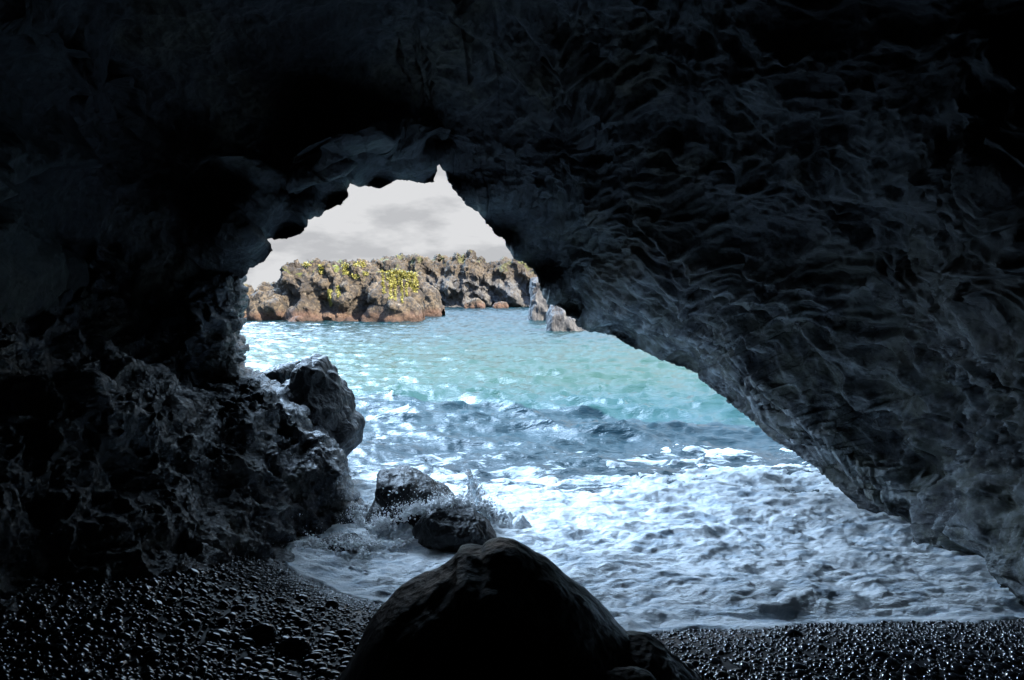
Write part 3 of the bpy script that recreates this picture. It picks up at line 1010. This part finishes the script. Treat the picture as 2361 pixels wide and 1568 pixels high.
# largest ones as seen become objects of their own
app = sz / yy
pxl = xx / yy * F + W0 / 2
pyl = HOR + (CAMH - zz) / yy * F
inb = (pxl > -20) & (pxl < 2380) & (pyl < 1585)
hid = (pxl > 640) & (pxl < 1620) & (pyl > 1290)
hid = ((pxl > 830) & (pxl < 1560) & (pyl > 1400)) | ((pxl < 450) & (pyl < 1330))
score = np.where(inb & ~hid, app, 0)
order = np.argsort(-score)
big_i, rest = order[:300], order[300:]
nr_, fr_ = rest[yy[rest] < 3.7], rest[yy[rest] >= 3.7]
v, f = scatter(0, (np.c_[xx, yy, zz][nr_], rad[nr_], yaw[nr_]))
v2, f2_ = scatter(0, (np.c_[xx, yy, zz][fr_], rad[fr_], yaw[fr_]), *ico(1))
link('shingle', mesh('shingle', np.r_[v, v2], np.r_[f, f2_ + len(v)]), M['pebble'], kind='stuff', label='mass of small wet black pebbles covering the beach', category='shingle')
protos = []
for k in range(6):
    vv, ff = scatter(0, (np.zeros((1, 3)), np.ones((1, 3)), np.zeros(1)), iv3, if3)
    protos.append(mesh('pebble', vv, ff))
    protos[-1].materials.append(M['pebble'])
for n_, i in enumerate(big_i):
    o = bpy.data.objects.new('pebble', protos[n_ % 6])
    COL.objects.link(o)
    o.location = (xx[i], yy[i], zz[i])
    o.scale = rad[i].tolist()
    o.rotation_euler = (0, 0, float(yaw[i]))
    o['label'] = 'wet black rounded pebble lying among the others on the shingle beach'
    o['category'] = 'pebble'
    o['group'] = 'pebbles on the black beach'


def stone(px, py, w, h, label, seed, asym=0.0):
    # a single larger stone resting on the beach; find where the ray meets the beach
    Yt = 5.5
    for _ in range(60):
        pt = P(px, py, Yt)
        zb = float(beach_z(np.array([pt[0]]), np.array([pt[1]]))[0])
        Yt = Yt - 0.5 * (zb - pt[2]) * F / (py - HOR) * 1.0
    ol = []
    for k in range(16):
        a = k / 16 * 2 * math.pi
        ca, sa = math.cos(a), math.sin(a)
        yv = -sa * h if sa > 0 else -sa * h * 0.5
        ol.append((px + ca * w / 2 + asym * (sa > 0) * sa * w, py + yv))
    s = w / F * Yt
    return blob('stone', ol, Yt, s * 0.32, s * 0.32, M['pebble'], label, 'stone', seed, s * 0.03, s * 0.01, 64, 40, group=None)


stone(600, 1472, 78, 34, 'rounded black stone standing out of the glittering shingle left of the big boulder', 301, 0.1)
stone(672, 1505, 86, 36, 'flat black stone just in front of the rounded one on the left shingle', 302, 0.15)
stone(792, 1465, 44, 14, 'flat black stone on the shingle close to the left flank of the big boulder', 303)
stone(765, 1398, 36, 14, 'small black stone at the edge of the foam left of the big boulder', 304)
stone(738, 1408, 30, 10, 'tiny flat stone next to the one at the foam edge', 305)
stone(1560, 1548, 60, 24, 'dark rounded stone on the right shingle touching the low boulder', 306)
stone(1830, 1466, 44, 14, 'flat dark stone at the edge of the foam on the right', 307)
stone(170, 1450, 22, 12, 'pale glinting stone far left at the foot of the outcrop', 308)


# ------------------------------------------------------------------ splash
def burst(n_b, per, src, length, width, size, seed):
    """filaments of drops thrown up from random places along a line"""
    r = np.random.default_rng(seed)
    src = np.array(src)
    C_, S_ = [], []
    for _ in range(n_b):
        o = src[r.integers(len(src))] + r.normal(size=3) * [0.03, 0.05, 0.01]
        d = unit(np.array([r.normal() * 0.6, r.normal() * 0.35, abs(r.normal()) * 0.8 + 0.15]))
        L = length * r.gamma(1.6, 0.5)
        n = int(per * (0.4 + r.random()))
        t = r.random(n) ** 1.7
        wv = np.cumsum(r.normal(size=(8, 3)) * 0.25, axis=0)
        wob = np.stack([np.interp(t, np.linspace(0, 1, 8), wv[:, k]) for k in range(3)], 1)
        p_ = o + d * (L * t)[:, None] + (r.normal(size=(n, 3)) * (0.25 + t)[:, None] + wob * 0.8) * width
        p_[:, 2] -= 0.5 * L * t * t
        C_.append(p_)
        S_.append(size * (0.3 + r.gamma(1.3, 0.5, n)) * (1.25 - 0.6 * t))
    return np.concatenate(C_), np.concatenate(S_)


def splash_obj(name, groups, label, cat):
    Cs, Ss = [], []
    for gr in groups:
        p_, s = burst(*gr)
        Cs.append(p_)
        Ss.append(s)
    Cs, Ss = np.concatenate(Cs), np.concatenate(Ss)
    r = rng.random((len(Ss), 3)) * 0.7 + 0.6
    v, f = scatter(0, (Cs, Ss[:, None] * r, rng.random(len(Ss)) * 6.28), *ico(1))
    return link(name, mesh(name, v, f), M['spray'], kind='stuff', label=label, category=cat)


def pts(lst, n=8):
    out = []
    for (a, b) in zip(lst[:-1], lst[1:]):
        for k in range(n):
            t = k / n
            out.append(P(a[0] + (b[0] - a[0]) * t, a[1] + (b[1] - a[1]) * t, a[2] + (b[2] - a[2]) * t))
    return np.array(out)


SP1 = pts([(860, 1215, 6.4), (900, 1205, 6.35), (950, 1180, 6.3), (1000, 1160, 6.3), (1060, 1160, 6.5), (1110, 1175, 6.7), (1150, 1200, 6.8)])
SP2 = pts([(690, 1300, 5.95), (710, 1270, 6.0), (760, 1262, 6.0), (830, 1262, 6.0), (870, 1265, 6.1), (960, 1260, 6.1)])
SP3 = pts([(830, 1240, 6.6), (835, 1200, 6.8), (850, 1160, 6.9)])
JT = pts([(1095, 1190, 6.9), (1094, 1150, 6.9), (1089, 1100, 6.9), (1086, 1088, 6.9)])
splash_obj('sea_spray', [(80, 120, SP1, 0.16, 0.022, 0.0055, 1), (60, 30, SP1, 0.5, 0.05, 0.004, 2), (95, 120, SP2, 0.13, 0.025, 0.0055, 3), (60, 30, SP2, 0.35, 0.05, 0.004, 4), (30, 80, SP3, 0.15, 0.02, 0.005, 5), (14, 120, JT, 0.1, 0.02, 0.0045, 6)],
           'white splash of drops and froth bursting over the surf boulders', 'spray')


def mound(name, c_px, Y, rx, ry, hz, seed, label):
    n, m = 150, 150
    u = np.linspace(-1, 1, n)
    UX, UY = np.meshgrid(u, u)
    cc_ = P(c_px[0], c_px[1], Y)
    x = cc_[0] + UX * rx
    y = cc_[1] + UY * ry
    r = np.hypot(UX, UY)
    q = np.c_[x.ravel(), y.ravel(), x.ravel() * 0]
    bb = fbm(q * 3.5, 4, seed, mode='b').reshape(n, n)
    z = hz * np.clip(1 - r ** 2, -0.4, 1) * (0.8 + 0.5 * bb) + bb * 0.05 * (r < 1)
    z = z - 0.05 + fbm(q * 13, 3, seed + 3, mode='b').reshape(n, n) * 0.02
    z = np.where(r > 1.0, -0.15, z)
    me = mesh(name, np.stack([x, y, z], -1), grid_faces(n, n))
    if normals(me)[:, 2].mean() < 0:
        me.flip_normals()
    return me


def join_stuff():
    ms = [mound('m', (905, 1225), 6.45, 0.38, 0.3, 0.3, 5, ''), mound('m', (790, 1320), 5.75, 0.42, 0.45, 0.17, 6, ''), mound('m', (1130, 1250), 6.9, 0.5, 0.3, 0.28, 7, ''),
          mound('m', (850, 1250), 6.2, 0.35, 0.3, 0.13, 8, ''), mound('m', (920, 1345), 5.4, 0.5, 0.4, 0.09, 9, ''), mound('m', (780, 1365), 5.45, 0.3, 0.3, 0.08, 10, '')]
    Vs, Fs, off = [], [], 0
    for m_ in ms:
        c_ = coords(m_)
        ff = np.empty(len(m_.polygons) * 4, np.int32)
        m_.loops.foreach_get('vertex_index', ff)
        Vs.append(c_)
        Fs.append(ff.reshape(-1, 4) + off)
        off += len(c_)
        bpy.data.meshes.remove(m_)
    return mesh('churned_foam', np.concatenate(Vs), np.concatenate(Fs))


link('churned_foam', join_stuff(), M['foam'], kind='stuff', label='thick churned white foam piled between the outcrop and the surf boulders', category='foam')

# upright jet of water
n, m = 60, 48
tt = np.linspace(0, 1, n)
th = np.linspace(0, 2 * math.pi, m, endpoint=False)
cx = 1092 + (1 - tt) * 8 - 8 * tt
cy = 1192 - 108 * tt
w = (0.085 * (1 - tt) ** 0.9 + 0.006)
Cc = P(cx, cy, np.full(n, 6.9))
nz = fbm(np.c_[np.tile(np.cos(th) * 1.6, n), np.tile(np.sin(th) * 1.6, n), np.repeat(tt * 4, m)], 4, 88).reshape(n, m)
rr = w[:, None] * (1 + 0.9 * nz)
V = np.stack([Cc[:, None, 0] + rr * np.cos(th), Cc[:, None, 1] + rr * 0.5 * np.sin(th), np.repeat(Cc[:, None, 2], m, 1) + nz * 0.03], -1)
me = mesh('water_jet', V, grid_faces(n, m, wrap=True))
link('water_jet', me, M['jet'], kind='stuff', label='thin upright jet of splashed water above the domed surf boulder', category='splash')

# ------------------------------------------------------------------ vines on the stack
bpy.context.view_layer.update()
dg = bpy.context.evaluated_depsgraph_get()


def hit(px, py, objs):
    d = ray(px, py)
    d = d / np.linalg.norm(d)
    best = None
    for ob in objs:
        loc = np.array(ob.location)
        ok, p_, n_, _ = ob.ray_cast((CAM - loc).tolist(), d.tolist())
        if ok:
            w_ = np.array(p_) + loc
            L = np.linalg.norm(w_ - CAM)
            if best is None or L < best[0]:
                best = (L, w_, np.array(n_))
    return best


def leaves(points, size, seed):
    r = np.random.default_rng(seed)
    n = len(points)
    a = unit(r.normal(size=(n, 3)))
    b = unit(np.cross(a, r.normal(size=(n, 3))))
    s = size * (0.6 + 0.8 * r.random((n, 1)))
    p_ = points
    V = np.stack([p_ - a * s, p_ + b * s * 0.5, p_ + a * s, p_ - b * s * 0.5], 1)
    return V.reshape(-1, 3), np.arange(n * 4).reshape(-1, 4)


def vine(strands, mat_pts, label, seed):
    r = np.random.default_rng(seed)
    P_ = []
    for (x0, y0, x1, y1, w_, dn) in strands:      # in enlarged coordinates
        for k in range(int(dn)):
            t = r.random()
            a, b = cut(x0 + (x1 - x0) * t + r.normal() * w_, y0 + (y1 - y0) * t + r.normal() * 3)
            h_ = hit(a, b, [island] + EXTRA)
            if h_ is not None and h_[0] < 90:
                P_.append(h_[1] + h_[2] * (0.04 + 0.1 * r.random()))
    for (x0, y0, x1, y1, w_, dn) in mat_pts:
        for k in range(int(dn)):
            t = r.random()
            a, b = cut(x0 + (x1 - x0) * t + r.normal() * w_, y0 + (y1 - y0) * t + r.normal() * w_)
            h_ = hit(a, b, [island] + EXTRA)
            if h_ is not None and h_[0] < 90:
                P_.append(h_[1] + h_[2] * (0.04 + 0.1 * r.random()))
    if not P_:
        return
    v, f = leaves(np.array(P_), 0.085, seed)
    o = link('hanging_vine', mesh('hanging_vine', v, f), M['vine'], label=label, category='vine', group='green vines on the sea stack')
    center_origin(o)


EXTRA = [ob for ob in COL.objects if ob.name.startswith(('rock_shoulder', 'sea_rock'))]
vine([(985, 690, 992, 815, 3, 330), (1028, 690, 1032, 850, 4, 380), (1058, 695, 1060, 855, 3, 340), (1098, 700, 1100, 870, 3, 330), (1124, 710, 1124, 830, 3, 220), (1165, 720, 1172, 808, 8, 420), (1010, 690, 1010, 740, 3, 90),
      (1080, 700, 1082, 760, 3, 120), (1145, 720, 1145, 770, 3, 120), (1040, 690, 1042, 780, 3, 150)],
     [(975, 684, 1060, 690, 5, 500), (1060, 692, 1175, 712, 8, 900), (1150, 700, 1185, 760, 7, 400)], 'widest curtain of yellow green vines hanging from the right shoulder of the sea stack', 401)
vine([(681, 800, 685, 892, 3, 240), (676, 800, 678, 850, 3, 120)], [(672, 800, 688, 806, 4, 60)], 'long thin green vine strand low on the middle of the sea stack', 402)
vine([(727, 776, 729, 838, 4, 200)], [(722, 778, 732, 782, 4, 60)], 'short green vine strand right of the long thin one on the stack', 403)
vine([(768, 655, 770, 705, 8, 280), (762, 650, 760, 690, 5, 120)], [(755, 650, 785, 655, 6, 120)], 'small green vine tuft just below the middle of the stack crest', 404)
vine([(622, 660, 628, 705, 6, 180)], [(612, 655, 635, 662, 6, 80)], 'faint green vine tuft below the left part of the stack crest', 405)
vine([], [(535, 640, 555, 655, 8, 150)], 'small mossy tuft near the left peak of the stack', 406)
vine([], [(820, 650, 880, 640, 8, 260), (800, 712, 850, 716, 6, 160), (870, 700, 900, 704, 5, 90)], 'scattered green growth along the top of the stack, left of the widest curtain', 407)

# ------------------------------------------------------------------ light
SUN_EL, SUN_AZ = R(43), math.atan2(0.8, -0.6)     # azimuth measured from +Y towards +X
sd = np.array([math.sin(SUN_AZ) * math.cos(SUN_EL), math.cos(SUN_AZ) * math.cos(SUN_EL), math.sin(SUN_EL)])
from mathutils import Vector
sl = bpy.data.lights.new('sun', 'SUN')
sl.energy = 4.0
sl.angle = R(0.53)
sl.color = (1.0, 0.89, 0.74)
so = bpy.data.objects.new('sun', sl)
COL.objects.link(so)
so.rotation_euler = Vector(sd.tolist()).to_track_quat('Z', 'Y').to_euler()

wd = bpy.data.worlds.new('World')
SC.world = wd
wd.use_nodes = True
nt = wd.node_tree
bg = nt.nodes['Background']
sky = nt.nodes.new('ShaderNodeTexSky')
sky.sky_type = 'NISHITA'
sky.sun_disc = False
sky.sun_elevation = SUN_EL
sky.sun_rotation = SUN_AZ
sky.air_density = 1.0
sky.ozone_density = 3.0
sky.dust_density = 0.4
tc = nt.nodes.new('ShaderNodeTexCoord')
sx = nt.nodes.new('ShaderNodeSeparateXYZ')
nt.links.new(tc.outputs['Generated'], sx.inputs[0])
mp = nt.nodes.new('ShaderNodeMapping')
mp.inputs['Scale'].default_value = (1, 1, 2.8)
nt.links.new(tc.outputs['Generated'], mp.inputs[0])
nz = nt.nodes.new('ShaderNodeTexNoise')
nz.inputs['Scale'].default_value = 7.5
nz.inputs['Detail'].default_value = 7
nz.inputs['Roughness'].default_value = 0.55
nt.links.new(mp.outputs[0], nz.inputs['Vector'])
cr = nt.nodes.new('ShaderNodeValToRGB')
cr.color_ramp.elements[0].position = 0.4
cr.color_ramp.elements[0].color = (0.73, 0.735, 0.75, 1)
cr.color_ramp.elements[1].position = 0.53
cr.color_ramp.elements[1].color = (1.0, 1.0, 1.0, 1)
nt.links.new(nz.outputs[0], cr.inputs[0])
mul = nt.nodes.new('ShaderNodeMix')
mul.data_type = 'RGBA'
mul.blend_type = 'MULTIPLY'
mul.inputs[0].default_value = 1
CL = 1.06
mul.inputs[7].default_value = (CL * 1.0, CL * 1.01, CL * 1.03, 1)
nt.links.new(cr.outputs[0], mul.inputs[6])
mr = nt.nodes.new('ShaderNodeMapRange')
mr.interpolation_type = 'SMOOTHSTEP'
mr.inputs['From Min'].default_value = 0.195
mr.inputs['From Max'].default_value = 0.26
nt.links.new(sx.outputs[2], mr.inputs['Value'])
mx = nt.nodes.new('ShaderNodeMix')
mx.data_type = 'RGBA'
nt.links.new(mr.outputs[0], mx.inputs[0])
nt.links.new(mul.outputs[2], mx.inputs[6])
# unseen bright seaward cloud, added to light the cave, over the blue
nz2 = nt.nodes.new('ShaderNodeTexNoise')
nz2.inputs['Scale'].default_value = 2.2
nz2.inputs['Detail'].default_value = 6
nt.links.new(tc.outputs['Generated'], nz2.inputs['Vector'])
cr2 = nt.nodes.new('ShaderNodeValToRGB')
cr2.color_ramp.elements[0].position = 0.25
cr2.color_ramp.elements[1].position = 0.42
nt.links.new(nz2.outputs[0], cr2.inputs[0])
mc = nt.nodes.new('ShaderNodeMix')
mc.data_type = 'RGBA'
vd = nt.nodes.new('ShaderNodeVectorMath')
vd.operation = 'DOT_PRODUCT'
vd.inputs[1].default_value = (-0.572, 0.572, 0.588)  # unseen bright patch added to light the foam and right wall
nt.links.new(tc.outputs['Generated'], vd.inputs[0])
mrh = nt.nodes.new('ShaderNodeMapRange')
mrh.interpolation_type = 'SMOOTHSTEP'
mrh.inputs['From Min'].default_value = 0.92
mrh.inputs['From Max'].default_value = 0.97
nt.links.new(vd.outputs['Value'], mrh.inputs['Value'])
vd2 = nt.nodes.new('ShaderNodeVectorMath')
vd2.operation = 'DOT_PRODUCT'
vd2.inputs[1].default_value = (-0.276, 0.519, 0.809)  # second unseen patch, added to light the splash
nt.links.new(tc.outputs['Generated'], vd2.inputs[0])
mrh2 = nt.nodes.new('ShaderNodeMapRange')
mrh2.interpolation_type = 'SMOOTHSTEP'
mrh2.inputs['From Min'].default_value = 0.95
mrh2.inputs['From Max'].default_value = 0.985
mrh2.inputs['To Max'].default_value = 0.5
nt.links.new(vd2.outputs['Value'], mrh2.inputs['Value'])
mxx = nt.nodes.new('ShaderNodeMath')
mxx.operation = 'MAXIMUM'
nt.links.new(mrh.outputs[0], mxx.inputs[0])
nt.links.new(mrh2.outputs[0], mxx.inputs[1])
mbk = nt.nodes.new('ShaderNodeMix')
mbk.data_type = 'RGBA'
nt.links.new(mxx.outputs[0], mbk.inputs[0])
mbk.inputs[6].default_value = (2.0, 2.8, 3.7, 1)
mbk.inputs[7].default_value = (33.0, 46.0, 63.0, 1)
nt.links.new(mbk.outputs[2], mc.inputs[7])
mry = nt.nodes.new('ShaderNodeMapRange')
mry.interpolation_type = 'SMOOTHSTEP'
mry.inputs['From Min'].default_value = 0.0
mry.inputs['From Max'].default_value = 0.3
nt.links.new(sx.outputs[1], mry.inputs['Value'])
mm = nt.nodes.new('ShaderNodeMath')
mm.operation = 'MULTIPLY'
nt.links.new(cr2.outputs[0], mm.inputs[0])
nt.links.new(mry.outputs[0], mm.inputs[1])
nt.links.new(mm.outputs[0], mc.inputs[0])
nt.links.new(sky.outputs[0], mc.inputs[6])
nt.links.new(mc.outputs[2], mx.inputs[7])
nt.links.new(mx.outputs[2], bg.inputs['Color'])
bg.inputs['Strength'].default_value = 0.15

cam = bpy.data.cameras.new('camera')
cam.lens = 24
cam.sensor_width = 36
cam.clip_start = 0.05
cam.clip_end = 3000
co = bpy.data.objects.new('camera', cam)
COL.objects.link(co)
co.location = (0, 0, CAMH)
co.rotation_euler = (math.pi / 2 - PIT, 0, 0)
SC.camera = co

SC.view_settings.view_transform = 'Standard'
SC.view_settings.look = 'None'
SC.view_settings.gamma = 1
SC.view_settings.exposure = 2.2
SC.view_settings.use_curve_mapping = False
SC.cycles.use_denoising = True
SC.cycles.use_light_tree = False
wd.cycles.sampling_method = 'MANUAL'
wd.cycles.sample_map_resolution = 1024
SC.cycles.max_bounces = 6
SC.cycles.diffuse_bounces = 4
SC.cycles.glossy_bounces = 3
